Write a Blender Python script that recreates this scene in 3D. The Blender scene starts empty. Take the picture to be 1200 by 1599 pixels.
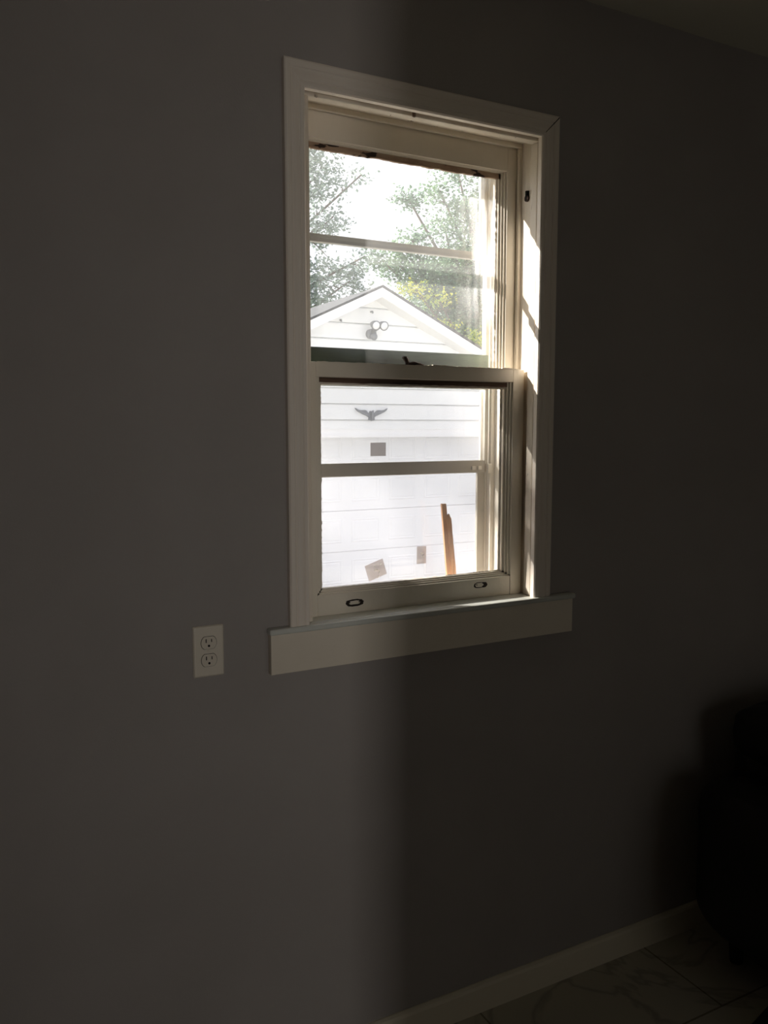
import bpy, bmesh, math, random
from mathutils import Vector, Matrix
PI = math.pi
S = bpy.context.scene
C = S.collection
random.seed(7)

# ------------------------------------------------------------------ camera, sky, sun, lights, exposure
cd = bpy.data.cameras.new('camera'); cam = bpy.data.objects.new('camera', cd); C.objects.link(cam)
cd.sensor_fit = 'HORIZONTAL'; cd.sensor_width = 36.0; cd.lens = 1290/1200*36.0
cd.clip_start = 0.02; cd.clip_end = 300
cam.location = (0, -1.755, 1.60)
cam.rotation_euler = (PI/2 - 0.10374, 0, -0.48681)
S.camera = cam
S.view_settings.view_transform = 'Standard'; S.view_settings.look = 'None'
S.view_settings.gamma = 1.0; S.view_settings.use_curve_mapping = False
S.view_settings.exposure = 0.0
S.cycles.transparent_max_bounces = 24; S.cycles.max_bounces = 14; S.cycles.diffuse_bounces = 8

W = bpy.data.worlds.new('sky'); S.world = W; W.use_nodes = True
nt = W.node_tree; nt.nodes.clear()
wo = nt.nodes.new('ShaderNodeOutputWorld'); bg = nt.nodes.new('ShaderNodeBackground')
sky = nt.nodes.new('ShaderNodeTexSky'); sky.sky_type = 'HOSEK_WILKIE'; sky.turbidity = 6
sky.sun_direction = Vector((-1.6, 1, 1.1)).normalized()
mx = nt.nodes.new('ShaderNodeMixRGB'); mx.inputs[0].default_value = 0.88
mx.inputs[2].default_value = (0.955, 0.965, 1.035, 1)      # bright thin cloud veil over the blue
nt.links.new(sky.outputs[0], mx.inputs[1]); nt.links.new(mx.outputs[0], bg.inputs[0])
bg.inputs[1].default_value = 1.72
nt.links.new(bg.outputs[0], wo.inputs[0])

sd = bpy.data.lights.new('sun', 'SUN'); so = bpy.data.objects.new('sun', sd); C.objects.link(so)
sd.energy = 20; sd.angle = math.radians(0.6); sd.color = (1.0, 0.94, 0.84)
so.rotation_euler = Vector((-1.6, 1, 1.1)).to_track_quat('Z', 'Y').to_euler()
so.location = (-8, 5, 8)

def area(name, loc, target, sx, sy, power, col):
    d = bpy.data.lights.new(name, 'AREA'); o = bpy.data.objects.new(name, d); C.objects.link(o)
    d.shape = 'RECTANGLE'; d.size = sx; d.size_y = sy; d.energy = power; d.color = col
    o.location = loc
    o.rotation_euler = (Vector(target)-Vector(loc)).to_track_quat('-Z', 'Y').to_euler()
    return o
# added light in an assumed hallway, shining through an assumed doorway behind the camera
area('assumed_hall_light', (-0.30, -7.0, 1.425), (0.1, 0, 1.35), 0.22, 0.35, 68, (1.0, 0.94, 0.88))
# fill lamp added at the back wall to lift the dim right side
area('back_fill_light', (1.6, -3.37, 1.1), (1.2, 0, 1.0), 1.3, 1.5, 3.2, (1.0, 0.95, 0.86))

# ------------------------------------------------------------------ helpers
def tag(o, label=None, cat=None, group=None, kind=None):
    if label: o['label'] = label
    if cat: o['category'] = cat
    if group: o['group'] = group
    if kind: o['kind'] = kind
    return o

def empty(name, loc=(0, 0, 0), rz=0):
    o = bpy.data.objects.new(name, None); C.objects.link(o)
    o.location = loc; o.rotation_euler = (0, 0, rz); o.empty_display_size = .05
    return o

def link(name, me, m, parent=None, smooth=False, bevel=0, seg=2):
    o = bpy.data.objects.new(name, me); C.objects.link(o)
    if m: me.materials.append(m)
    if parent: o.parent = parent
    if smooth:
        for p in me.polygons: p.use_smooth = True
    if bevel:
        b = o.modifiers.new('bevel', 'BEVEL'); b.width = bevel; b.segments = seg; b.limit_method = 'ANGLE'
    return o

class MB:
    def __init__(s): s.v = []; s.f = []
    def poly(s, pts, faces):
        n = len(s.v); s.v += [tuple(p) for p in pts]; s.f += [tuple(i+n for i in f) for f in faces]; return s
    def box(s, x0, x1, y0, y1, z0, z1):
        return s.poly([(x0,y0,z0),(x1,y0,z0),(x1,y1,z0),(x0,y1,z0),(x0,y0,z1),(x1,y0,z1),(x1,y1,z1),(x0,y1,z1)],
                      [(0,3,2,1),(4,5,6,7),(0,1,5,4),(1,2,6,5),(2,3,7,6),(3,0,4,7)])
    def hexa(s, a, b):      # two quads -> solid
        return s.poly(list(a)+list(b), [(0,1,2,3),(7,6,5,4),(0,4,5,1),(1,5,6,2),(2,6,7,3),(3,7,4,0)])
    def prism(s, outline, f0, f1):   # outline list of 2d, f0/f1 map 2d -> 3d at each end
        n = len(outline)
        return s.poly([f0(p) for p in outline]+[f1(p) for p in outline],
                      [tuple(range(n))[::-1], tuple(range(n, 2*n))]+[(i, (i+1) % n, n+(i+1) % n, n+i) for i in range(n)])
    def tube(s, pts, r, n=10):
        pts = [Vector(p) for p in pts]; rings = []
        for i, p in enumerate(pts):
            d = (pts[min(i+1, len(pts)-1)]-pts[max(i-1, 0)]).normalized()
            a = Vector((0,0,1)) if abs(d.z) < .9 else Vector((1,0,0))
            u = d.cross(a).normalized(); w = d.cross(u)
            rr = r[i] if isinstance(r, (list, tuple)) else r
            rings.append([p+(u*math.cos(2*PI*k/n)+w*math.sin(2*PI*k/n))*rr for k in range(n)])
        V = [q for ring in rings for q in ring]; F = []
        for i in range(len(pts)-1):
            for k in range(n):
                F.append((i*n+k, i*n+(k+1) % n, (i+1)*n+(k+1) % n, (i+1)*n+k))
        F.append(tuple(range(n))[::-1]); F.append(tuple((len(pts)-1)*n+k for k in range(n)))
        return s.poly(V, F)
    def build(s, name, m, parent=None, smooth=False, bevel=0, seg=2):
        me = bpy.data.meshes.new(name); me.from_pydata(s.v, [], s.f); me.update()
        bm = bmesh.new(); bm.from_mesh(me); bmesh.ops.recalc_face_normals(bm, faces=bm.faces); bm.to_mesh(me); bm.free()
        return link(name, me, m, parent, smooth, bevel, seg)

# ------------------------------------------------------------------ materials
def N(nt, t, **kw):
    n = nt.nodes.new(t)
    for k, v in kw.items(): setattr(n, k, v)
    return n
def mat(name, col, rough=.6, col2=None, nscale=6, stretch=(1,1,1), lo=.4, hi=.6, bump=0, bscale=80, spec=.4,
        metal=0, peel=None, peel_scale=30, peel_t=(.60,.63), peel_stretch=(1,1,1), trans=0):
    m = bpy.data.materials.new(name); m.use_nodes = True; nt = m.node_tree; L = nt.links
    p = nt.nodes['Principled BSDF']; p.inputs['Base Color'].default_value = (*col, 1)
    p.inputs['Roughness'].default_value = rough; p.inputs['Specular IOR Level'].default_value = spec
    p.inputs['Metallic'].default_value = metal
    tc = N(nt, 'ShaderNodeTexCoord'); out = None
    def noise(scale, st, detail=5):
        mp = N(nt, 'ShaderNodeMapping'); mp.inputs['Scale'].default_value = st
        L.new(tc.outputs['Object'], mp.inputs[0]); n = N(nt, 'ShaderNodeTexNoise')
        n.inputs['Scale'].default_value = scale; n.inputs['Detail'].default_value = detail
        L.new(mp.outputs[0], n.inputs['Vector']); return n
    def ramp(n, a, b):
        r = N(nt, 'ShaderNodeMapRange'); r.inputs[1].default_value = a; r.inputs[2].default_value = b
        L.new(n.outputs[0], r.inputs[0]); return r
    src = None
    if col2:
        r = ramp(noise(nscale, stretch), lo, hi); mxx = N(nt, 'ShaderNodeMixRGB')
        mxx.inputs[1].default_value = (*col, 1); mxx.inputs[2].default_value = (*col2, 1)
        L.new(r.outputs[0], mxx.inputs[0]); src = mxx.outputs[0]
    hsrc = None
    if peel:
        r = ramp(noise(peel_scale, peel_stretch, 8), *peel_t); mxx = N(nt, 'ShaderNodeMixRGB')
        if src: L.new(src, mxx.inputs[1])
        else: mxx.inputs[1].default_value = (*col, 1)
        mxx.inputs[2].default_value = (*peel, 1); L.new(r.outputs[0], mxx.inputs[0]); src = mxx.outputs[0]; hsrc = r.outputs[0]
    if src: L.new(src, p.inputs['Base Color'])
    if bump:
        n = noise(bscale, stretch, 3); b = N(nt, 'ShaderNodeBump'); b.inputs['Strength'].default_value = bump
        b.inputs['Distance'].default_value = .002; L.new(n.outputs[0], b.inputs['Height']); last = b
        if hsrc:
            b2 = N(nt, 'ShaderNodeBump'); b2.invert = True; b2.inputs['Strength'].default_value = .8; b2.inputs['Distance'].default_value = .002
            L.new(hsrc, b2.inputs['Height']); L.new(b.outputs[0], b2.inputs['Normal']); last = b2
        L.new(last.outputs[0], p.inputs['Normal'])
    if trans:
        t = N(nt, 'ShaderNodeBsdfTranslucent'); ms = N(nt, 'ShaderNodeMixShader'); ms.inputs[0].default_value = trans
        if src: L.new(src, t.inputs[0])
        else: t.inputs[0].default_value = (*col, 1)
        o = nt.nodes['Material Output']; L.new(p.outputs[0], ms.inputs[1]); L.new(t.outputs[0], ms.inputs[2]); L.new(ms.outputs[0], o.inputs[0])
    return m

M = {}
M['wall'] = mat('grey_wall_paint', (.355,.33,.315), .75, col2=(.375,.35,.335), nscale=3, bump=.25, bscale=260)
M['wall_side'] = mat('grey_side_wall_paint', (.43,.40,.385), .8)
M['ceil'] = mat('ceiling_paint', (.70,.68,.58), .85, bump=.2, bscale=120)
M['trim'] = mat('cream_trim_paint', (.85,.79,.69), .38, col2=(.79,.73,.62), nscale=5, stretch=(1,1,.6), bump=.3, bscale=60)
M['casing'] = mat('primed_casing_board', (.84,.755,.67), .5, col2=(.88,.81,.73), nscale=9, stretch=(12,12,.4), lo=.35, hi=.65, bump=.35, bscale=22)
M['casing_h'] = mat('primed_head_casing_board', (.84,.755,.67), .5, col2=(.88,.81,.73), nscale=9, stretch=(.4,12,12), lo=.35, hi=.65, bump=.35, bscale=22)
M['worn'] = mat('worn_cream_paint', (.84,.77,.67), .5, col2=(.76,.68,.58), nscale=14, stretch=(1,1,.25), bump=.5, bscale=70,
                peel=(.20,.13,.08), peel_scale=16, peel_stretch=(2,2,.5), peel_t=(.66,.69))
M['stool'] = mat('window_stool_paint', (.66,.68,.64), .30, col2=(.60,.61,.56), nscale=4, bump=.2, bscale=50, spec=.5,
                 peel=(.12,.09,.06), peel_scale=30, peel_t=(.75,.77))
M['apron'] = mat('apron_board_paint', (.82,.75,.64), .5, col2=(.77,.70,.59), nscale=4, bump=.3, bscale=40, peel=(.16,.12,.07), peel_scale=22, peel_t=(.76,.78))
M['putty'] = mat('old_brown_putty', (.36,.24,.17), .85, col2=(.50,.37,.27), nscale=18, stretch=(.6,1,2), bump=.9, bscale=120,
                 peel=(.05,.03,.02), peel_scale=20, peel_stretch=(.8,1,3), peel_t=(.58,.60))
M['bare'] = mat('bare_dark_wood', (.060,.038,.026), .9, col2=(.16,.10,.07), nscale=14, stretch=(.35,1,3), bump=.9, bscale=90)
M['crack'] = mat('dark_open_joint', (.03,.022,.018), .95)
M['alum'] = mat('dull_storm_frame', (.80,.76,.69), .45, col2=(.72,.68,.61), nscale=8, stretch=(1,1,.3), spec=.5, bump=.2)
M['alum_h'] = mat('dull_storm_rail', (.50,.46,.40), .42, col2=(.42,.40,.35), nscale=8, stretch=(.3,1,1), spec=.5, bump=.2)
M['green'] = mat('streaked_green_grey_aluminium', (.17,.23,.15), .28, col2=(.06,.07,.03), nscale=5, stretch=(.5,1,5), lo=.35, hi=.7, metal=.35, spec=.6, bump=.3)
M['iron'] = mat('rusty_brown_iron', (.045,.022,.014), .55, col2=(.11,.06,.04), nscale=60, bump=.6, spec=.5)
M['lath'] = mat('cedar_lath', (.80,.46,.26), .7, col2=(.66,.36,.21), nscale=30, stretch=(6,3,.35), lo=.35, hi=.65, bump=.5, bscale=60)
M['plate'] = mat('ivory_outlet_plastic', (.76,.70,.60), .35)
M['recept'] = mat('ivory_receptacle_plastic', (.74,.68,.58), .4)
M['black'] = mat('slot_black', (.006,.005,.004), .9)
M['base'] = mat('baseboard_paint', (.74,.68,.55), .45, bump=.2, bscale=40)
M['chair'] = mat('black_leather', (.010,.008,.008), .55, col2=(.016,.012,.011), nscale=9, bump=.8, bscale=16)
M['chrome'] = mat('dull_steel', (.5,.48,.48), .25, metal=1)
M['box'] = mat('dark_brown_board', (.022,.014,.011), .7)
# outside
M['siding'] = mat('white_siding_paint', (.86,.87,.87), .6, bump=.15, bscale=30)
M['gtrim'] = mat('white_garage_trim', (.88,.88,.88), .6)
M['gdoor'] = mat('white_garage_door_paint', (.84,.85,.87), .5)
M['soffit'] = mat('white_soffit', (.74,.74,.73), .7)
M['shingle'] = mat('grey_shingles', (.085,.09,.095), .95, col2=(.05,.053,.056), nscale=14, stretch=(1,3,1), bump=.8, bscale=30)
M['lamp'] = mat('grey_lamp_housing', (.16,.17,.18), .5)
M['lens'] = mat('clear_lamp_lens', (.75,.75,.75), .2)
M['eagle'] = mat('grey_cast_metal', (.17,.18,.19), .5, metal=.2)
M['grass'] = mat('lawn_grass', (.17,.18,.11), .9, col2=(.24,.22,.15), nscale=3, bump=.8, bscale=40)
M['drive'] = mat('concrete_drive', (.50,.48,.45), .85, col2=(.42,.41,.39), nscale=2)
M['bark'] = mat('grey_brown_bark', (.10,.08,.06), .9, col2=(.16,.13,.10), nscale=6, stretch=(3,3,.5), bump=.9, bscale=12)
M['leaf'] = mat('green_leaves', (.16,.26,.18), .55, col2=(.22,.33,.20), nscale=1.2, trans=.35)
M['leaf2'] = mat('blue_green_leaves', (.24,.32,.28), .55, col2=(.30,.38,.33), nscale=1.2, trans=.3)
M['leafy'] = mat('yellow_green_leaves', (.66,.66,.10), .6, col2=(.36,.48,.09), nscale=2.2, trans=.45)
M['cable'] = mat('black_cable', (.03,.03,.03), .7)

# floor: pale stone-look sheet with dark veins and joints
def floor_mat():
    m = bpy.data.materials.new('veined_floor'); m.use_nodes = True; nt = m.node_tree; L = nt.links; p = nt.nodes['Principled BSDF']
    tc = N(nt, 'ShaderNodeTexCoord')
    mp = N(nt, 'ShaderNodeMapping'); mp.inputs['Rotation'].default_value = (0, 0, .12); L.new(tc.outputs['Object'], mp.inputs[0])
    n = N(nt, 'ShaderNodeTexNoise'); n.inputs['Scale'].default_value = 2.2; n.inputs['Detail'].default_value = 8; n.inputs['Distortion'].default_value = 1.6
    L.new(mp.outputs[0], n.inputs['Vector'])
    s = N(nt, 'ShaderNodeMath', operation='SUBTRACT'); s.inputs[1].default_value = .5; L.new(n.outputs[0], s.inputs[0])
    a = N(nt, 'ShaderNodeMath', operation='ABSOLUTE'); L.new(s.outputs[0], a.inputs[0])
    r = N(nt, 'ShaderNodeMapRange'); r.inputs[1].default_value = 0; r.inputs[2].default_value = .035; L.new(a.outputs[0], r.inputs[0])
    c = N(nt, 'ShaderNodeMixRGB'); c.inputs[1].default_value = (.34,.31,.25,1); c.inputs[2].default_value = (.50,.47,.38,1); L.new(r.outputs[0], c.inputs[0])
    b = N(nt, 'ShaderNodeTexBrick'); b.offset = .5; b.inputs['Scale'].default_value = 1; b.inputs['Brick Width'].default_value = .61; b.inputs['Row Height'].default_value = .305
    b.inputs['Mortar Size'].default_value = .003; b.inputs['Color1'].default_value = (1,1,1,1); b.inputs['Color2'].default_value = (.93,.93,.93,1); b.inputs['Mortar'].default_value = (.4,.37,.32,1)
    L.new(tc.outputs['Object'], b.inputs['Vector'])
    mu = N(nt, 'ShaderNodeMixRGB', blend_type='MULTIPLY'); mu.inputs[0].default_value = 1; L.new(c.outputs[0], mu.inputs[1]); L.new(b.outputs[0], mu.inputs[2])
    L.new(mu.outputs[0], p.inputs['Base Color']); p.inputs['Roughness'].default_value = .5
    return m
M['floor'] = floor_mat()

def glass_mat(name, dirt, dirt_hi, tint=(.987,.987,.99), scale=4, stretch=(1,1,.35), pale_streaks=None):
    """window glass: clear, a little mirror, and a film of dust that scatters light"""
    m = bpy.data.materials.new(name); m.use_nodes = True; nt = m.node_tree; L = nt.links; nt.nodes.clear()
    o = N(nt, 'ShaderNodeOutputMaterial'); t = N(nt, 'ShaderNodeBsdfTransparent'); t.inputs[0].default_value = (*tint, 1)
    g = N(nt, 'ShaderNodeBsdfGlossy'); g.inputs['Roughness'].default_value = .03
    lw = N(nt, 'ShaderNodeLayerWeight'); lw.inputs[0].default_value = .5
    pw = N(nt, 'ShaderNodeMath', operation='POWER'); pw.inputs[1].default_value = 4.5; L.new(lw.outputs['Facing'], pw.inputs[0])
    fr = N(nt, 'ShaderNodeMapRange'); fr.inputs[3].default_value = .035; fr.inputs[4].default_value = .9; L.new(pw.outputs[0], fr.inputs[0])
    m1 = N(nt, 'ShaderNodeMixShader'); L.new(fr.outputs[0], m1.inputs[0]); L.new(t.outputs[0], m1.inputs[1]); L.new(g.outputs[0], m1.inputs[2])
    d = N(nt, 'ShaderNodeBsdfTranslucent'); d.inputs[0].default_value = (.90,.90,.92,1)
    tc = N(nt, 'ShaderNodeTexCoord'); mp = N(nt, 'ShaderNodeMapping'); mp.inputs['Scale'].default_value = stretch; L.new(tc.outputs['Object'], mp.inputs[0])
    n = N(nt, 'ShaderNodeTexNoise'); n.inputs['Scale'].default_value = scale; n.inputs['Detail'].default_value = 6; L.new(mp.outputs[0], n.inputs['Vector'])
    r = N(nt, 'ShaderNodeMapRange'); r.inputs[1].default_value = .38; r.inputs[2].default_value = .68; r.inputs[3].default_value = dirt; r.inputs[4].default_value = dirt_hi
    L.new(n.outputs[0], r.inputs[0])
    m2 = N(nt, 'ShaderNodeMixShader'); L.new(r.outputs[0], m2.inputs[0]); L.new(m1.outputs[0], m2.inputs[1]); L.new(d.outputs[0], m2.inputs[2])
    if pale_streaks:   # pale streaks towards one side of the pane, fading lower down
        sx = N(nt, 'ShaderNodeSeparateXYZ'); L.new(tc.outputs['Object'], sx.inputs[0])
        rx = N(nt, 'ShaderNodeMapRange', interpolation_type='SMOOTHSTEP'); rx.inputs[1].default_value = pale_streaks[0]; rx.inputs[2].default_value = pale_streaks[1]; L.new(sx.outputs[0], rx.inputs[0])
        rz = N(nt, 'ShaderNodeMapRange', interpolation_type='SMOOTHSTEP'); rz.inputs[1].default_value = pale_streaks[2]; rz.inputs[2].default_value = pale_streaks[3]; L.new(sx.outputs[2], rz.inputs[0])
        mp2 = N(nt, 'ShaderNodeMapping'); mp2.inputs['Scale'].default_value = (26,1,3.5); L.new(tc.outputs['Object'], mp2.inputs[0])
        n2 = N(nt, 'ShaderNodeTexNoise'); n2.inputs['Scale'].default_value = 1.6; n2.inputs['Detail'].default_value = 4; L.new(mp2.outputs[0], n2.inputs['Vector'])
        r2 = N(nt, 'ShaderNodeMapRange'); r2.inputs[1].default_value = .35; r2.inputs[2].default_value = .65; r2.inputs[4].default_value = pale_streaks[4]; L.new(n2.outputs[0], r2.inputs[0])
        a1 = N(nt, 'ShaderNodeMath', operation='MULTIPLY'); L.new(rx.outputs[0], a1.inputs[0]); L.new(rz.outputs[0], a1.inputs[1])
        a2 = N(nt, 'ShaderNodeMath', operation='MULTIPLY'); L.new(a1.outputs[0], a2.inputs[0]); L.new(r2.outputs[0], a2.inputs[1])
        a3 = N(nt, 'ShaderNodeMath', operation='ADD'); L.new(a2.outputs[0], a3.inputs[0]); L.new(r.outputs[0], a3.inputs[1]); L.new(a3.outputs[0], m2.inputs[0])
    L.new(m2.outputs[0], o.inputs[0]); return m
M['glass_up'] = glass_mat('dusty_upper_glass', .010, .052, scale=4, pale_streaks=(1.19, 1.30, 1.84, 1.98, .34))
M['glass_low'] = glass_mat('lower_glass', .01, .022)
M['glass_storm'] = glass_mat('storm_glass', .012, .04)

def mesh_mat(name, col, cover, scale):
    m = bpy.data.materials.new(name); m.use_nodes = True; nt = m.node_tree; L = nt.links; nt.nodes.clear()
    o = N(nt, 'ShaderNodeOutputMaterial'); t = N(nt, 'ShaderNodeBsdfTransparent'); d = N(nt, 'ShaderNodeBsdfDiffuse'); d.inputs[0].default_value = (*col, 1)
    tl = N(nt, 'ShaderNodeBsdfTranslucent'); tl.inputs[0].default_value = (*col, 1); md = N(nt, 'ShaderNodeMixShader'); md.inputs[0].default_value = .35
    L.new(d.outputs[0], md.inputs[1]); L.new(tl.outputs[0], md.inputs[2])
    ms = N(nt, 'ShaderNodeMixShader')
    if scale:
        tc = N(nt, 'ShaderNodeTexCoord'); facs = []
        for ax in ('X', 'Z'):
            w = N(nt, 'ShaderNodeTexWave', wave_type='BANDS', bands_direction=ax); w.inputs['Scale'].default_value = scale
            L.new(tc.outputs['Object'], w.inputs['Vector']); facs.append(w.outputs[0])
        mxx = N(nt, 'ShaderNodeMath', operation='MULTIPLY'); L.new(facs[0], mxx.inputs[0]); L.new(facs[1], mxx.inputs[1])
        r = N(nt, 'ShaderNodeMapRange'); r.inputs[1].default_value = .2; r.inputs[2].default_value = .8; r.inputs[3].default_value = min(1, cover+.12); r.inputs[4].default_value = cover-.12
        L.new(mxx.outputs[0], r.inputs[0]); L.new(r.outputs[0], ms.inputs[0])
    else: ms.inputs[0].default_value = cover
    L.new(t.outputs[0], ms.inputs[1]); L.new(md.outputs[0], ms.inputs[2]); L.new(ms.outputs[0], o.inputs[0]); return m
M['screen'] = mesh_mat('fine_insect_mesh', (.56,.56,.62), .17, 0)
M['patch'] = mesh_mat('screen_patch_mesh', (.46,.41,.40), .62, 95)
M['glue'] = mat('pale_glue', (.80,.78,.76), .4, trans=.3)

# ------------------------------------------------------------------ room shell
HC = 2.694
XL, XR, YB = -2.0, 3.3, -3.4
HX0, HX1, HZ0, HZ1 = .700, 1.420, 1.10, 2.375       # rough opening
def struct(o, label=None): o['kind'] = 'structure'; return o
b = MB(); b.box(XL-.12, HX0, 0, .20, 0, HC); b.box(HX1, XR+.12, 0, .20, 0, HC); b.box(HX0, HX1, 0, .20, 0, HZ0); b.box(HX0, HX1, 0, .20, HZ1, HC)
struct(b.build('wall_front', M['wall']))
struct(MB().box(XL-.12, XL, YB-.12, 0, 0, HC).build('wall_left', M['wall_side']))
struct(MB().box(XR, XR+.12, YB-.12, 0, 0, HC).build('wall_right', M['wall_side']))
DX0, DX1, DZ = -.62, .334, 2.05  # assumed doorway; its right edge cuts off the hall light on the front wall
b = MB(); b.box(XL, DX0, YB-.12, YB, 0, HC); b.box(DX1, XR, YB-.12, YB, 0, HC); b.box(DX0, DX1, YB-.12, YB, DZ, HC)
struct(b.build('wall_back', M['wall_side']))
struct(MB().box(XL-.12, XR+.12, YB-.12, .20, -.12, 0).build('floor', M['floor']))
struct(MB().box(XL-.12, XR+.12, YB-.12, .20, HC, HC+.12).build('ceiling', M['ceil']))
b = MB(); b.box(-1.5, -1.4, -7.6, YB-.12, 0, HC); b.box(1.0, 1.1, -7.6, YB-.12, 0, HC); b.box(-1.5, 1.1, -7.7, -7.6, 0, HC)
b.box(-1.5, 1.1, -7.7, YB-.12, HC, HC+.1); b.box(-1.5, 1.1, -7.7, YB-.12, -.12, 0)
struct(b.build('wall_assumed_hallway', M['wall_side']))  # assumed hallway, unseen, added to enclose the hall light
b = MB(); b.box(-1.4, -.261, -6.45, -6.4, 0, HC); b.box(-.261, 1.0, -6.45, -6.4, 0, 1.246); b.box(-.261, 1.0, -6.45, -6.4, 1.60, HC)
struct(b.build('hall_light_baffle', M['wall_side']))  # unseen baffle added to grade the hall light across the front wall
# baseboards (prism along x: profile in y,z)
prof = [(0,0),(-.014,0),(-.014,.070),(-.011,.078),(-.004,.082),(0,.082)]
struct(MB().prism(prof, lambda p: (XL, p[0], p[1]), lambda p: (XR, p[0], p[1])).build('baseboard_front', M['base']))
struct(MB().prism(prof, lambda p: (XR+p[0], YB, p[1]), lambda p: (XR+p[0], -.014, p[1])).build('baseboard_right', M['base']))

# ------------------------------------------------------------------ window_1
win = struct(empty('window_1', (0, 0, 0)))
X0, X1, ZH, ZS = .733, 1.389, 2.342, 1.142           # jamb faces, head, stool top
CX0, CX1, CZ = .7265, 1.375, 2.331                   # casing inner edges
# casing with a shallow moulded profile; t = distance from inner edge, d = projection
CW = .056
cprof = [(0,0),(0,.014),(.0035,.0165),(.012,.0165),(.014,.0150),(.017,.0165),(.034,.0170),(.037,.0155),(.040,.0180),(.052,.0180),(CW,.0150),(CW,0)]
def casing_piece(pts, m, name='casing_board'):
    # pts: three functions giving ends
    f0, f1 = pts
    return MB().prism(cprof, f0, f1).build(name, m, win)
casing_piece((lambda p: (CX0-p[0]*.86, -p[1], ZS), lambda p: (CX0-p[0]*.86, -p[1], CZ+p[0])), M['casing'])
casing_piece((lambda p: (CX1+p[0], -p[1], ZS), lambda p: (CX1+p[0], -p[1], CZ+p[0])), M['casing'])
casing_piece((lambda p: (CX0-p[0]*.86, -p[1], CZ+p[0]), lambda p: (CX1+p[0], -p[1], CZ+p[0])), M['casing_h'])
# open mitre joint, upper right
k = .0007
MB().hexa([(CX1+.010,-.0172,CZ+.010-k),(CX1+.052,-.0188,CZ+.052-k*2.5),(CX1+.052,-.0188,CZ+.052+k*2.5),(CX1+.010,-.0172,CZ+.010+k)],
          [(CX1+.010,-.010,CZ+.010-k),(CX1+.052,-.010,CZ+.052-k*2.5),(CX1+.052,-.010,CZ+.052+k*2.5),(CX1+.010,-.010,CZ+.010+k)]).build('mitre_gap', M['crack'], win)
# thin shadow gap and caulk at left casing foot
# jamb lining
b = MB(); b.box(HX0, X0, 0, .225, HZ0, ZH); b.box(X1, HX1, 0, .225, HZ0, ZH); b.box(HX0, HX1, 0, .225, ZH, HZ1)
b.build('jamb_lining', M['worn'], win)
# inside stops
def stops(name, y0, y1, w, wt, m, bev=.003):
    b = MB(); b.box(X0-.001, X0+w, y0, y1, ZS, ZH-wt); b.box(X1-w, X1+.001, y0, y1, ZS, ZH-wt); b.box(X0-.001, X1+.001, y0, y1, ZH-wt, ZH+.001)
    return b.build(name, m, win, bevel=bev)
stops('inside_stop', .006, .034, .011, .018, M['worn'])
stops('parting_bead', .0845, .0945, .010, .012, M['trim'], .0015)
stops('blind_stop', .133, .150, .014, .016, M['trim'], .001)
# pulley slot in the right jamb
MB().tube([(X1-.0015,.058,2.215),(X1-.0015,.058,2.190)], .006, 12).build('pulley_slot', M['black'], win)
MB().tube([(X1-.006,.058,2.196),(X1+.002,.058,2.196)], .008, 16).build('sash_pulley', M['iron'], win)
# stool and apron
b = MB(); b.box(.626, 1.514, -.024, 0.0005, ZS-.014, ZS); b.box(X0, X1, 0, .105, ZS-.014, ZS)
b.build('window_stool', M['stool'], win, bevel=.0035)
b = MB(); b.box(.629, 1.507, -.020, 0, 1.036, ZS-.014); b.build('apron', M['apron'], win, bevel=.0015)
# outer sill, sloping
MB().hexa([(HX0,.10,1.10),(HX1,.10,1.10),(HX1,.30,1.06),(HX0,.30,1.06)], [(HX0,.10,1.145),(HX1,.10,1.145),(HX1,.30,1.095),(HX0,.30,1.095)]).build('outer_sill', M['worn'], win)

# --- sash builder: stiles, rails with stepped glazing moulding, glass
def sash(name, x0, x1, z0, z1, yf, yb, st, top, bot, gl, gmat, m, lab):
    s = MB()
    s.box(x0, x0+st, yf, yb, z0, z1); s.box(x1-st, x1, yf, yb, z0, z1)
    s.box(x0+st, x1-st, yf, yb, z1-top, z1); s.box(x0+st, x1-st, yf, yb, z0, z0+bot)
    o = s.build('sash_frame', m, None, bevel=.0012); o.name = name; o.parent = win; o['label'] = lab
    # moulding: two steps running round the opening
    a0, a1, c0, c1 = x0+st, x1-st, z0+bot, z1-top
    b = MB()
    for w, ya in ((.006, yf+.005), (.012, yf+.010), (.018, yf+.015)):
        b.box(a0, a0+w, ya, yb-.006, c0, c1); b.box(a1-w, a1, ya, yb-.006, c0, c1)
        b.box(a0, a1, ya, yb-.006, c1-w*gl[0], c1); b.box(a0, a1, ya, yb-.006, c0, c0+w*gl[1])
    b.build('glazing_moulding', m, o, bevel=.0012)
    yg = yb-.012
    MB().box(a0+.004, a1-.004, yg, yg+.003, c0+.004, c1-.004).build('glass_pane', gmat, o)
    return o
up = sash('upper_sash', X0+.002, X1-.002, 1.700, 2.336, .097, .131, .036, .066, .040, (.25, .8), M['glass_up'], M['trim'], 'cream upper sash with dusty glass')
lo = sash('lower_sash', X0+.006, X1-.008, ZS, 1.750, .050, .084, .036, .034, .052, (.08, .7), M['glass_low'], M['trim'], 'cream lower sash with thin glass and scarred bottom rail')

def ragged(x0, x1, y, zt, zb, n, amp, name, m, parent, th=.003):
    """horizontal strip whose lower edge is chipped"""
    r = random.Random(int(x0*1e3+zt*1e3)); b = MB(); step = (x1-x0)/n; pz = zb
    for i in range(n):
        xa = x0+i*step; z = zb+r.uniform(-amp, amp)
        z = (z+pz)/2
        b.hexa([(xa,y,pz),(xa+step,y,z),(xa+step,y,zt),(xa,y,zt)], [(xa,y+th,pz),(xa+step,y+th,z),(xa+step,y+th,zt),(xa,y+th,zt)]); pz = z
    return b.build(name, m, parent)
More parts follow.
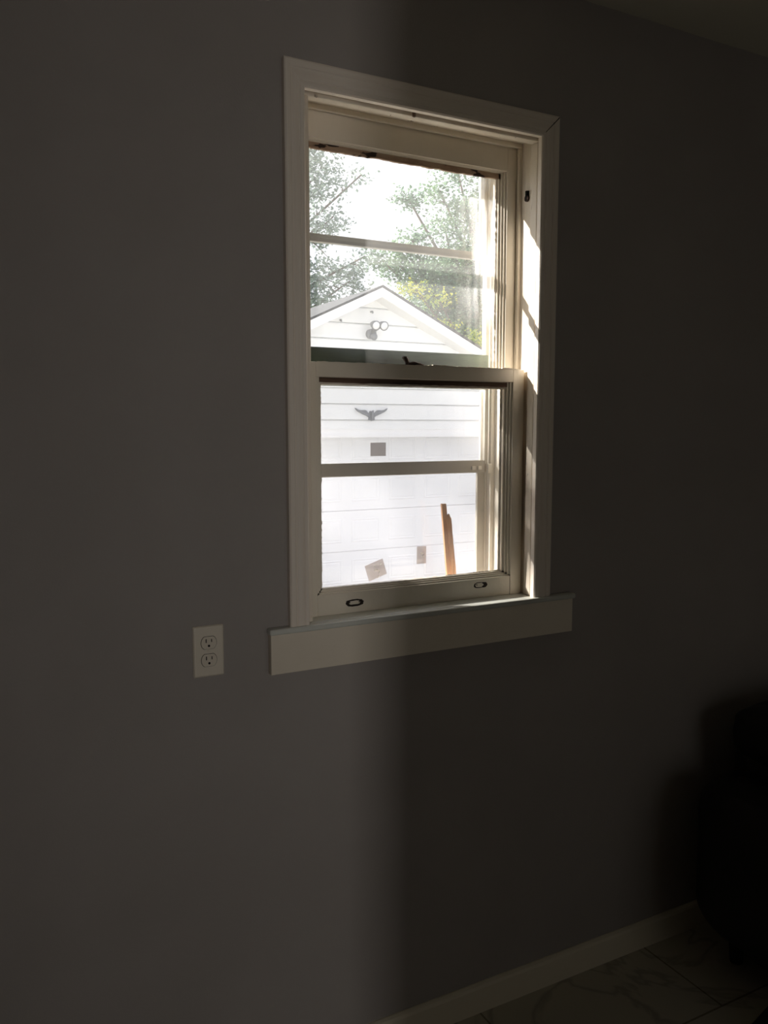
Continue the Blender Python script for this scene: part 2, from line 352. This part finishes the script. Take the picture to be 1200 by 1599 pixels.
# peeled putty under the upper sash top rail; bare wood under the lower sash top rail; putty at the bottom
ragged(.771, 1.351, .112, 2.2655, 2.2515, 70, .0022, 'peeling_putty', M['putty'], up, .008)
ragged(.777, 1.338, .0605, 1.7165, 1.7030, 60, .0016, 'bare_wood_band', M['bare'], lo, .004)
ragged(.777, 1.338, .0655, 1.704, 1.6975, 40, .0006, 'pale_putty_strip', M['worn'], lo, .004)
b = MB(); r = random.Random(3); n = 60; pz = 1.206
for i in range(n):
    xa = .777+i*(1.338-.777)/n; xb = xa+(1.338-.777)/n; z = 1.2060+r.uniform(-.001, .0016)+(.002 if i > 38 else 0)
    b.hexa([(xa,.062,1.194),(xb,.062,1.194),(xb,.071,z),(xa,.071,pz)], [(xa,.0718,1.194),(xb,.0718,1.194),(xb,.0718,z),(xa,.0718,pz)]); pz = z
b.build('bottom_putty', M['worn'], lo)
# side putty, ragged on both edges
def side_putty(x, sgn, z0, z1, y, parent, m, seed, amp=.0016):
    r = random.Random(seed); b = MB(); n = 90; px = x
    for i in range(n):
        za = z0+i*(z1-z0)/n; zb = za+(z1-z0)/n; xx = x+sgn*r.uniform(0, amp)
        b.hexa([(x-sgn*.004,y,za),(px,y+.004,za),(xx,y+.004,zb),(x-sgn*.004,y,zb)], [(x-sgn*.004,y+.005,za),(px,y+.005,za),(xx,y+.005,zb),(x-sgn*.004,y+.005,zb)]); px = xx
    b.build('side_putty', m, parent)
side_putty(1.3195, -1, 1.205, 1.70, .0675, lo, M['worn'], 11)
side_putty(.7945, 1, 1.205, 1.70, .0675, lo, M['worn'], 12, .003)
side_putty(1.3300, -1, 1.75, 2.262, .114, up, M['worn'], 13, .003)
# joint lines on the lower sash face
MB().box(1.3435, 1.3443, .0495, .052, ZS, 1.197).build('joint_line', M['crack'], lo)
# scars of the two lost finger lifts
def lift_scar(cx, cz, w, h, seed, closed=True):
    r = random.Random(seed); n = 26; o1 = []; o2 = []
    for i in range(n):
        a = 2*PI*i/n; ca, sa = math.cos(a), math.sin(a)
        ex = math.copysign(abs(ca)**.55, ca); ez = math.copysign(abs(sa)**.5, sa)*(1-.35*abs(ca)**4)
        o1.append((cx+ex*w*(1+r.uniform(-.05,.05)), cz+ez*h*(1+r.uniform(-.08,.08))))
        q = .60 if closed else (.74 if ca < .3 else .42)
        o2.append((cx+ex*w*(q+.03)-.0005, cz+ez*h*(q-.02+r.uniform(-.05,.05))+.0006))
    V = [(p[0], .0494, p[1]) for p in o1]+[(p[0], .0494, p[1]) for p in o2]+[(p[0], .0510, p[1]) for p in o1]
    F = [(i, (i+1) % n, n+(i+1) % n, n+i) for i in range(n)]+[(i, (i+1) % n, 2*n+(i+1) % n, 2*n+i) for i in range(n)]
    b = MB().poly(V, F)
    for dx in (-.58, .52):
        b.tube([(cx+dx*w, .0492, cz+.0015), (cx+dx*w, .052, cz+.0015)], .0017, 8)
    return b.build('lift_scar', M['crack'], lo)
lift_scar(.8735, 1.1665, .0240, .0084, 5)
lift_scar(1.248, 1.1765, .0215, .0078, 6, False)
# broken sash lock lying on the meeting rail
b = MB(); b.tube([(1.030,.066,1.7500),(1.030,.066,1.757),(1.027,.067,1.765),(1.0235,.068,1.7695)], [.006,.0055,.006,.0065], 10)
b.tube([(1.0235,.068,1.7675),(1.0235,.068,1.7725)], [.0072,.0060], 12)
b.tube([(1.028,.066,1.7535),(1.045,.060,1.7565),(1.060,.058,1.7535),(1.078,.060,1.7512)], [.004,.0045,.004,.0012], 8)
b.box(1.024, 1.062, .056, .078, 1.7500, 1.7520)
b.build('sash_lock', M['iron'], lo, smooth=True)
# paint crust on the top edge of the meeting rail
b = MB(); r = random.Random(9); x = .78
while x < 1.36:
    l = r.uniform(.006, .022); h = r.uniform(.0004, .0014) + (.0022 if (1.09 < x < 1.13 or 1.30 < x < 1.33) else 0)
    b.box(x, x+l, .049, .056, 1.7495, 1.7502+h); x += l*.9
b.build('paint_crust', M['trim'], lo)

# --- aluminium storm window
st = link('storm_window', bpy.data.meshes.new('storm_window'), None, win)
bpy.data.objects.remove(st)
b = MB()
b.box(X0-.001, .775, .150, .215, 1.125, 2.345); b.box(1.374, X1+.001, .150, .215, 1.125, 2.345)
b.box(.775, 1.374, .150, .215, 2.300, 2.345); b.box(.775, 1.374, .150, .215, 1.115, 1.150)
b.box(.775, .787, .172, .215, 1.15, 2.30); b.box(1.362, 1.374, .172, .215, 1.15, 2.30)
b.box(.775, .792, .192, .215, 1.15, 2.30); b.box(1.357, 1.374, .192, .215, 1.15, 2.30)
st = b.build('storm_window', M['alum'], win, bevel=.0008)
def storm_leaf(name, z0, z1, y0, y1, rail_t, rail_b, sw, gm, lab=None):
    b = MB(); b.box(.787, .787+sw, y0, y1, z0, z1); b.box(1.357-sw, 1.357, y0, y1, z0, z1)
    b.box(.787+sw, 1.357-sw, y0, y1, z1-rail_t, z1); b.box(.787+sw, 1.357-sw, y0, y1, z0, z0+rail_b)
    o = b.build(name, M['alum_h'], st, bevel=.001)
    if gm: MB().box(.787+sw, 1.357-sw, (y0+y1)/2, (y0+y1)/2+.0025, z0+rail_b, z1-rail_t).build('glass_pane', gm, win).name = 'storm_glass'
    return o
storm_leaf('storm_sash', 2.056, 2.305, .194, .204, .012, .021, .024, M['glass_storm'])
storm_leaf('storm_sash', 1.470, 2.064, .178, .188, .010, .034, .012, M['glass_storm'])
storm_leaf('storm_sash', 1.140, 1.478, .194, .204, .010, .016, .024, M['glass_storm'])
MB().box(.787, 1.338, .155, .170, 1.700, 1.795).build('storm_rail', M['green'], st, bevel=.002)
# small thumb latches on the storm bar
b = MB(); b.box(1.300, 1.312, .172, .178, 1.478, 1.488); b.box(1.322, 1.332, .172, .178, 1.478, 1.488); b.box(1.350, 1.362, .166, .178, 1.468, 1.494)
b.build('storm_latch', M['alum'], st, bevel=.001)
# insect screen, lower half
ys = .2080
b = MB(); b.box(.792, 1.357, ys, ys+.0006, 1.145, 1.70); scr = b.build('insect_screen', M['screen'], win)
b = MB(); b.box(.792, .800, ys-.003, ys+.004, 1.145, 1.70); b.box(1.349, 1.357, ys-.003, ys+.004, 1.145, 1.70); b.box(.80, 1.349, ys-.003, ys+.004, 1.145, 1.155)
b.build('screen_frame', M['alum'], scr)
def patch(cx, cz, w, h, rot, lab, blobs=0):
    c, s = math.cos(rot), math.sin(rot)
    q = [(cx+c*u-s*v, cz+s*u+c*v) for u, v in ((-w/2,-h/2),(w/2,-h/2),(w/2,h/2),(-w/2,h/2))]
    o = MB().hexa([(x, ys-.0020, z) for x, z in q], [(x, ys-.0012, z) for x, z in q]).build('screen_patch', M['patch'], scr); o['label'] = lab
    if blobs:
        r = random.Random(int(cx*1000)); b = MB()
        for i in range(blobs):
            u, v = r.gauss(0, w*.10)+w*.12, r.gauss(0, h*.14)
            b.tube([(cx+u, ys-.0034, cz+v), (cx+u+r.uniform(-.006,.006), ys-.0030, cz+v+r.uniform(-.004,.006))], r.uniform(.0010,.0022), 7)
        g = b.build('glue_blob', M['glue'], win); g.parent = scr; g['label'] = 'pale glue on '+lab.split(' mesh')[0]+' patch'
patch(1.0205, 1.538, .046, .036, 0, 'square mesh patch')
patch(1.0130, 1.2125, .057, .045, .30, 'tilted mesh patch', 10)
patch(1.1560, 1.2430, .030, .049, -.01, 'narrow upright mesh patch', 8)

# ------------------------------------------------------------------ lath standing between sash and storm window
def lath():
    b = MB()
    zb = 1.150
    def strip(xb0, xb1, xt0, xt1, zt, y0, y1, top):
        n = 14; P = []
        L = [(xb0+(xt0-xb0)*i/n, zb+(zt-zb)*i/n) for i in range(n+1)]
        R = [(xb1+(xt1-xb1)*i/n, zb+(zt+top-zb)*i/n) for i in range(n+1)]
        r = random.Random(int(xb0*999))
        R = [(x+r.uniform(-.0007,.0007), z) for x, z in R]
        for i in range(n):
            q = [L[i], R[i], R[i+1], L[i+1]]
            b.hexa([(x,y0,z) for x, z in q], [(x,y1,z) for x, z in q])
    strip(1.203, 1.2225, 1.1800, 1.1945, 1.3900, .140, .147, 0)
    strip(1.217, 1.2315, 1.1940, 1.2085, 1.3560, .136, .144, -.004)
    # splintered tip of the short strip
    b.poly([(1.1945,.138,1.354),(1.2075,.138,1.3515),(1.2045,.138,1.3605),(1.1990,.138,1.3640),(1.2005,.143,1.357)], [(0,1,2,3),(0,4,1),(1,4,2),(2,4,3),(3,4,0)])
    o = b.build('wooden_lath', M['lath'], None, bevel=.0006)
    return tag(o, 'split reddish-brown wooden lath standing upright behind the lower glass', 'wood strip')
lath()

# ------------------------------------------------------------------ outlet
ou = tag(empty('wall_outlet', (.490, 0, 1.107)), 'ivory duplex electrical outlet on the grey wall left of the window', 'outlet')
def rrect(w, h, r, n=5):
    P = []
    for cx, cz, a0 in ((w-r,h-r,0),(-w+r,h-r,90),(-w+r,-h+r,180),(w-r,-h+r,270)):
        for i in range(n+1):
            a = math.radians(a0+90*i/n); P.append((cx+r*math.cos(a), cz+r*math.sin(a)))
    return P
V = []; F = []
rings = [(rrect(.0345,.0572,.003), 0), (rrect(.0345,.0572,.003), -.0022), (rrect(.0320,.0547,.003), -.0052), (rrect(.0290,.0517,.003), -.0058)]
b = MB(); n = 24
V = [(p[0], y, p[1]) for P, y in rings for p in P]
F = [(j*n+i, j*n+(i+1) % n, (j+1)*n+(i+1) % n, (j+1)*n+i) for j in range(3) for i in range(n)]+[tuple(3*n+i for i in range(n)), tuple(range(n))[::-1]]
MB().poly(V, F).build('cover_plate', M['plate'], ou)
for cz in (.0195, -.0195):
    P = []
    for i in range(32):          # circle with flattened top and bottom
        a = 2*PI*i/32; P.append((.0172*math.cos(a), max(-.0138, min(.0138, .0172*math.sin(a)))))
    rc = MB().prism(P, lambda p: (p[0], -.0050, cz+p[1]), lambda p: (p[0], -.0072, cz+p[1])).build('receptacle', M['recept'], ou)
    g = MB()
    for i in range(32):
        p, q = P[i], P[(i+1) % 32]
        g.poly([(p[0],-.00585,cz+p[1]),(q[0],-.00585,cz+q[1]),(q[0]*1.06,-.00585,cz+q[1]*1.06),(p[0]*1.06,-.00585,cz+p[1]*1.06)], [(0,1,2,3)])
    g.build('seam', M['crack'], rc)
    s = MB(); s.box(-.0073,-.0051,-.0074,-.006,cz+.0005,cz+.0090); s.box(.0051,.0071,-.0074,-.006,cz+.0012,cz+.0082)
    s.tube([(0,-.0074,cz-.0068),(0,-.006,cz-.0068)], .0027, 14)
    s.build('slot', M['black'], rc)
MB().tube([(0,-.0048,0),(0,-.0066,0)], .0030, 16).build('screw', M['recept'], ou)

# ------------------------------------------------------------------ dark armchair in the corner
ch = tag(empty('armchair', (2.30, -.46, 0), -.10), 'dark padded armchair in the shadowed corner at lower right', 'armchair')
def pad(name, x0, x1, y0, y1, z0, z1, r, seed=1, m='chair', parent=None, puff=.012):
    bm = bmesh.new(); bmesh.ops.create_cube(bm, size=1)
    bmesh.ops.subdivide_edges(bm, edges=bm.edges[:], cuts=5, use_grid_fill=True)
    rr = random.Random(seed)
    cx, cy, cz = (x0+x1)/2, (y0+y1)/2, (z0+z1)/2; hx, hy, hz = (x1-x0)/2, (y1-y0)/2, (z1-z0)/2
    for v in bm.verts:
        u = v.co*2; p = Vector((u.x*hx, u.y*hy, u.z*hz))
        q = Vector((max(-(hx-r), min(hx-r, p.x)), max(-(hy-r), min(hy-r, p.y)), max(-(hz-r), min(hz-r, p.z))))
        d = p-q
        if d.length > 1e-6: p = q+d.normalized()*r
        k = puff*rr.uniform(-.6, 1)
        v.co = Vector((cx, cy, cz))+p*(1+k/max(.05, p.length))
    me = bpy.data.meshes.new(name); bm.to_mesh(me); bm.free()
    o = link(name, me, M[m], parent or ch, smooth=True)
    s = o.modifiers.new('sub', 'SUBSURF'); s.levels = 1; s.render_levels = 2
    return o
pad('seat', -.26, .26, -.34, .16, .24, .46, .07, 2)
pad('backrest', -.28, .28, .08, .36, .36, .78, .10, 3)
pad('headrest', -.30, .02, .02, .34, .60, .775, .08, 8)
pad('armrest', -.46, -.26, -.36, .30, .13, .60, .09, 4)
pad('armrest', .26, .46, -.36, .30, .20, .62, .09, 5)
pad('chair_base', -.34, .34, -.30, .28, .05, .26, .03, 6, puff=.004)
for x in (-.30, .30):
    for y in (-.26, .24):
        MB().tube([(x, y, 0), (x, y, .07)], [.018, .024], 12).build('leg', M['chair'], ch, smooth=True)
lv = MB().tube([(-.455,-.20,.46),(-.475,-.22,.485),(-.475,-.28,.470)], [.007,.008,.006], 8).build('recline_lever', M['chrome'], ch, smooth=True)

# low dark box by the chair
bxo = tag(empty('storage_box', (1.845, -.50, 0), .25), 'low dark box on the floor at the bottom right corner', 'box')
MB().box(-.08, .08, -.08, .08, 0, .034).build('box_body', M['box'], bxo, bevel=.004)
MB().box(-.084, .084, -.084, .084, .034, .046).build('box_lid', M['box'], bxo, bevel=.004)

# ------------------------------------------------------------------ outside: ground
GZ = -.50
struct(MB().box(-25, 45, .30, 60, GZ-.1, GZ).build('ground', M['grass']))
struct(MB().box(1.9, 7.6, .9, 7.66, GZ, GZ+.02).build('driveway', M['drive']))
b = MB(); b.box(XL-.12, HX0, .2, .225, GZ, HC+.4); b.box(HX1, XR+.12, .2, .225, GZ, HC+.4); b.box(HX0, HX1, .2, .225, GZ, HZ0-.02); b.box(HX0, HX1, .2, .225, HZ1, HC+.4)
struct(b.build('wall_outside', M['siding']))

# ------------------------------------------------------------------ garage
GX, GY, RZ, SL, HW = 4.72, 7.50, 3.272, .468, 3.1     # ridge x, wall face, ridge top, slope, half width
gar = tag(empty('garage', (0, 0, 0)), 'white sided garage with gable roof and wide panelled door outside the window', 'garage')
UND = RZ-.135                                         # underside of the rake at the ridge
def halfw(z): return min(HW, (UND+.02-z)/SL)
DXC, DHW, DTOP = 4.75, 2.43, 1.46
b = MB(); z = 2.838-.1955*18
zs = []
zz = 2.838+.1955*2
while zz > GZ-.2: zs.append(zz); zz -= .1955
for z1 in zs:
    z0 = max(GZ, z1-.1955)
    if z0 >= UND or z1 <= GZ: continue
    zt = min(z1, UND-.001)
    for za, zb in (((z0, DTOP+.10), (DTOP+.10, zt)) if z0 < DTOP+.10 < zt else ((z0, zt),)):
        if zb-za < 1e-4: continue
        def yy(z): return GY-.026*(1-(z-z0)/.1955)-.003
        segs = [(-1, None), (1, None)] if zb <= DTOP+.101 else [(0, None)]
        for sgn, _ in segs:
            if sgn == 0: xa0, xb0, xa1, xb1 = GX-halfw(za), GX+halfw(za), GX-halfw(zb), GX+halfw(zb)
            elif sgn < 0: xa0, xb0, xa1, xb1 = GX-halfw(za), DXC-DHW-.09, GX-halfw(zb), DXC-DHW-.09
            else: xa0, xb0, xa1, xb1 = DXC+DHW+.09, GX+halfw(za), DXC+DHW+.09, GX+halfw(zb)
            if za > z0+.001 or zb-za > .03: zq = za+.016 if abs(za-z0) < .001 else za
            else: zq = za
            b.hexa([(xa0,yy(zq),zq),(xb0,yy(zq),zq),(xb1,yy(zb),zb),(xa1,yy(zb),zb)], [(xa0,GY+.1,zq),(xb0,GY+.1,zq),(xb1,GY+.1,zb),(xa1,GY+.1,zb)])
            b.hexa([(xa0,GY+.035,za),(xb0,GY+.035,za),(xb0,GY+.035,zq),(xa0,GY+.035,zq)], [(xa0,GY+.09,za),(xb0,GY+.09,za),(xb0,GY+.09,zq),(xa0,GY+.09,zq)]) if zq > za else None
b.build('front_siding', M['siding'], gar)
ez = UND-SL*HW
b = MB(); b.box(GX-HW, GX-HW+.12, GY+.1, 13.0, GZ, ez+.05); b.box(GX+HW-.12, GX+HW, GY+.1, 13.0, GZ, ez+.05)
b.poly([(GX-HW,13,GZ),(GX+HW,13,GZ),(GX+HW,13,ez),(GX,13,UND),(GX-HW,13,ez)], [(0,1,2,3,4)])
b.build('side_walls', M['siding'], gar)
# roof slopes, rake boards, soffit
OH, EO = GY-.30, .30
for s in (-1, 1):
    ex = GX+s*(HW+EO); et = RZ-SL*(HW+EO)
    a = [(GX,OH,RZ),(ex,OH,et),(ex,13.3,et),(GX,13.3,RZ)]
    MB().hexa([(x,y,z-.022) for x, y, z in a], [(x,y-.015 if y < 9 else y,z+.008) for x, y, z in a]).build('roof_slope', M['shingle'], gar)
    a = [(GX,OH+.02,RZ-.022),(ex,OH+.02,et-.022),(ex,13.28,et-.022),(GX,13.28,RZ-.022)]
    MB().hexa([(x,y,z-.095) for x, y, z in a], a).build('soffit', M['soffit'], gar)
    a = [(GX,OH,RZ-.020),(ex,OH,et-.020),(ex,OH,et-.130),(GX,OH,RZ-.130)]
    MB().hexa(a, [(x,y+.022,z) for x, y, z in a]).build('rake_board', M['gtrim'], gar)
# door trim
b = MB(); b.box(DXC-DHW-.09, DXC+DHW+.09, GY-.030, GY+.02, DTOP, DTOP+.035); b.box(DXC-DHW-.09, DXC+DHW+.09, GY-.010, GY+.23, DTOP+.035, DTOP+.12)
b.box(DXC-DHW-.09, DXC-DHW, GY-.024, GY+.23, GZ, DTOP); b.box(DXC+DHW, DXC+DHW+.09, GY-.024, GY+.23, GZ, DTOP)
b.build('door_trim', M['gtrim'], gar)
# sectional door
dy = GY+.23; b = MB()
for k in range(4):
    z0 = -.50 if k == 0 else -.525+.525*k; z1 = -.525+.525*(k+1)
    b.box(DXC-DHW, DXC+DHW, dy, dy+.04, z0+.003, z1-.003)
    for c in range(9):
        xa = DXC-DHW+.54*c+.065; xb = xa+.41; za = -.525+.525*k+.115; zb = -.525+.525*(k+1)-.105
        o = [(xa,dy,za),(xb,dy,za),(xb,dy,zb),(xa,dy,zb)]; i1 = [(xa+.012,dy-.005,za+.012),(xb-.012,dy-.005,za+.012),(xb-.012,dy-.005,zb-.012),(xa+.012,dy-.005,zb-.012)]
        i2 = [(xa+.035,dy-.001,za+.032),(xb-.035,dy-.001,za+.032),(xb-.035,dy-.001,zb-.032),(xa+.035,dy-.001,zb-.032)]
        i3 = [(xa+.048,dy-.005,za+.042),(xb-.048,dy-.005,za+.042),(xb-.048,dy-.005,zb-.042),(xa+.048,dy-.005,zb-.042)]
        V = o+i1+i2+i3; F = [(j*4+q, j*4+(q+1) % 4, (j+1)*4+(q+1) % 4, (j+1)*4+q) for j in range(3) for q in range(4)]+[(12,13,14,15)]
        b.poly(V, F)
b.build('garage_door', M['gdoor'], gar)
MB().box(DXC-DHW, DXC+DHW, dy+.04, dy+.05, GZ, 1.57).build('door_backing', M['lamp'], gar)
# two small hooks in the gable
for x, z in ((4.288, 2.872), (4.712, 2.998)):
    MB().tube([(x,GY,z),(x,GY-.05,z),(x,GY-.055,z-.02)], .012, 8).build('hook', M['lamp'], gar)

# floodlight on the gable
fl = tag(empty('floodlight', (4.68, GY-.055, 2.735)), 'grey two-headed floodlight mounted on the white garage gable', 'light')
MB().tube([(.01,.03,-.01),(.01,-.03,-.01),(.01,-.045,-.01)], [.060,.060,.04], 20).build('mounting_box', M['lamp'], fl, smooth=False)
MB().tube([(.012,-.03,-.04),(.012,-.08,-.05),(.012,-.11,-.05)], [.04,.045,.03], 14).build('motion_sensor', M['lamp'], fl, smooth=True)
for hx in (.0, .112):
    arm = MB().tube([(0,-.04,.0),(hx*.6,-.07,.05),(hx,-.08,.085)], .016, 8).build('arm', M['lamp'], fl, smooth=True)
    hz = .095 if hx < 0 else .085
    MB().tube([(hx,-.05,hz+.02),(hx,-.09,hz+.01),(hx,-.155,hz-.01)], [.030,.045,.058], 22).build('lamp_head', M['lamp'], fl, smooth=True)
    MB().tube([(hx,-.1545,hz-.01),(hx,-.164,hz-.013)], [.047,.042], 22).build('lens', M['lens'], fl, smooth=True)

# eagle ornament
half = [(0,.050),(.018,.052),(.030,.030),(.045,.022),(.062,.045),(.082,.060),(.110,.062),(.150,.058),(.185,.066),(.222,.086),(.226,.080),(.200,.052),(.180,.040),(.155,.028),(.120,.012),(.090,.000),(.062,-.012),(.048,-.022),(.034,-.030),(.046,-.052),(.028,-.066),(.012,-.060),(0,-.074)]
out = half+[(-x, z) for x, z in half[-2:0:-1]]
out[0] = (.004,.040)
b = MB(); b.prism(out, lambda p: (4.704+p[0], GY-.034-.010, 1.735+p[1]), lambda p: (4.704+p[0], GY-.022, 1.735+p[1]))
b.tube([(4.704,GY-.05,1.68),(4.704,GY-.056,1.74),(4.712,GY-.056,1.785),(4.722,GY-.054,1.790)], [.014,.020,.014,.007], 10)
tag(b.build('eagle_ornament', M['eagle']), 'grey spread-winged bird ornament on the siding above the garage door', 'ornament')

# ------------------------------------------------------------------ trees
def tree(loc, h, r0, limbs, clusters, lm, seed, label, per_m2=620, leaf=.115):
    """clusters: (x, y, z, rx, rz, density) world coordinates of the masses of leaves"""
    rr = random.Random(seed)
    t = tag(empty('leafy_tree', (loc[0], loc[1], GZ)), label, 'tree', 'trees behind the garage')
    b = MB(); ox, oy = loc
    pts = [(0,0,-.05),(.05,.02,h*.35),(-.06,.05,h*.7),(0,0,h)]
    b.tube(pts, [r0*1.3, r0, r0*.75, r0*.4], 12)
    br = MB()
    for c in clusters:
        e = Vector((c[0]-ox, c[1]-oy, c[2]-GZ)); s0 = Vector((0, 0, min(h*.9, max(h*.4, e.z*.55))))
        m_ = s0.lerp(e, .5)+Vector((rr.uniform(-.3,.3), rr.uniform(-.3,.3), .25))
        br.tube([s0, m_, e], [r0*.38, r0*.2, .02], 7)
        for _ in range(4):
            q = m_.lerp(e, rr.uniform(.2, .9)); d = Vector((rr.gauss(0,1)*c[3], rr.gauss(0,1)*c[3]*.6, rr.gauss(0,1)*c[4]))*.6
            br.tube([q, q+d*.5+Vector((0,0,.05)), q+d], [r0*.09+.01, .012, .006], 5)
    b.build('trunk', M['bark'], t, smooth=True); br.build('branches', M['bark'], t, smooth=True)
    V = []; F = []
    for c in clusters:
        n = int(per_m2*c[3]*c[4]*4*c[5])
        # leaves gather on a handful of sub-clumps, which leaves ragged holes between
        subs = []
        for _ in range(max(7, int(16*c[3]*c[4]*3))):
            u = Vector((rr.gauss(0,1), rr.gauss(0,1), rr.gauss(0,1))).normalized()*rr.random()**.4
            subs.append(Vector((c[0]-ox+u.x*c[3], c[1]-oy+u.y*c[3]*.7, c[2]-GZ+u.z*c[4])))
        for i in range(n):
            s = subs[i % len(subs)]; k = .20*min(1, c[3])+.09
            p = s+Vector((rr.gauss(0,k), rr.gauss(0,k), rr.gauss(0,k*.6)))
            a = Vector((rr.gauss(0,1), rr.gauss(0,1), rr.gauss(0,.6))).normalized()
            w = a.cross(Vector((rr.gauss(0,.5), rr.gauss(0,.5), 1))).normalized(); l = leaf*rr.uniform(.6, 1.25)
            nrm = a.cross(w)*.15*l
            j = len(V); V += [p, p+a*l*.45+w*l*.34+nrm, p+a*l, p+a*l*.45-w*l*.34+nrm, p+a*l*.5-nrm*.4]
            F += [(j, j+1, j+4), (j+1, j+2, j+4), (j+2, j+3, j+4), (j+3, j, j+4)]
    me = bpy.data.meshes.new('foliage'); me.from_pydata([tuple(v) for v in V], [], F); me.update()
    link('foliage', me, lm, t)
    return t
tree((6.2, 19.2), 6.0, .20, 0, [(8.5,18,7.8,.75,.7,.9),(8.0,18.3,8.7,.9,.6,1),(8.5,18,6.55,.45,.5,.9),(9.0,18,6.9,.35,.4,.5),(8.6,18.2,5.2,.75,.65,1.2),(9.5,18.1,5.35,.5,.6,.8),(9.9,18,6.0,.35,.35,.5),(6.4,18.5,7,1.4,1.5,.8),(6.2,18.8,5,1.2,1,.8),(9.9,18.2,8.1,.3,.2,.4)], M['leaf2'], 21,
     'pale green tree behind the left slope of the garage roof')
tree((14.9, 20.2), 8.0, .28, 0, [(12.3,18.2,8.0,.6,.35,.6),(13.4,18.3,7.6,.7,.7,.9),(11.3,18,6.55,.5,.4,1.1),(12.9,18.3,6.3,.7,.55,1.5),(11.9,18.2,5.6,1.1,.6,1.7),(13.3,18.4,5.6,.9,.8,1.7),(12.8,18.4,4.8,1.2,.8,1.8),(11.1,18.3,5.9,.45,.45,1.0),(12.9,18.2,8.5,.8,.4,.5),(14.8,18.8,6.8,1.3,1.8,1),(14.6,18.8,4.4,1.3,1.2,1.2),(13.6,18.4,3.9,.9,.8,1.6),(11.15,18,7.65,.34,.30,1.3),(12.5,18.3,7.15,.7,.25,1.0),(10.4,18,5.95,.35,.3,.8)], M['leaf'], 22,
     'large dense green tree behind the right slope of the garage roof', 640)
tree((12.4, 16.6), 3.4, .11, 0, [(10.25,16,4.93,.32,.13,1.3),(10.9,16,4.72,.30,.13,1.3),(11.1,16.1,4.12,.22,.12,1.3),(11.9,16,3.75,.35,.25,1.4),(12.3,16,3.3,.5,.4,1.4)], M['leafy'], 23,
     'yellow-green leafed small tree just beyond the garage roof edge', 800, .085)

tree((-6.3, 4.9), 3.6, .12, 0, [(-5.02,4,5.84,.15,.12,5),(-5.3,4.1,5.35,.3,.1,1.5),(-6.2,4.7,4.5,.9,.6,.5),(-6.6,5.2,3.6,1.2,.8,.5)], M['leaf'], 24,  # out-of-view tree added; its top leaf clump blocks sun from the lower jamb
     'unseen young tree added left of the garage to dapple the jamb sun', 500, .09)

# overhead cable seen against the sky, hung from pole to pole
for i, (px, py) in enumerate(((-6.0, 10.0), (26.0, 30.0))):
    p = empty('utility_pole', (px, py, GZ)); tag(p, ['wooden utility pole holding the left end of the overhead cable', 'wooden utility pole holding the right end of the overhead cable'][i], 'pole')
    MB().tube([(0,0,-.1),(0,0,6.35)], [.14,.11], 12).build('post', M['bark'], p)
    MB().box(-.05,.05,-.6,.6,6.35,6.45).build('crossarm', M['bark'], p)
b = MB(); P = []
for i in range(41):
    t = i/40; P.append((-6+32*t, 10+20*t, 5.971-.34*4*t*(1-t)))
b.tube(P, .018, 6)
tag(b.build('overhead_cable', M['cable']), 'thin dark overhead cable crossing the sky left of the garage peak', 'cable')
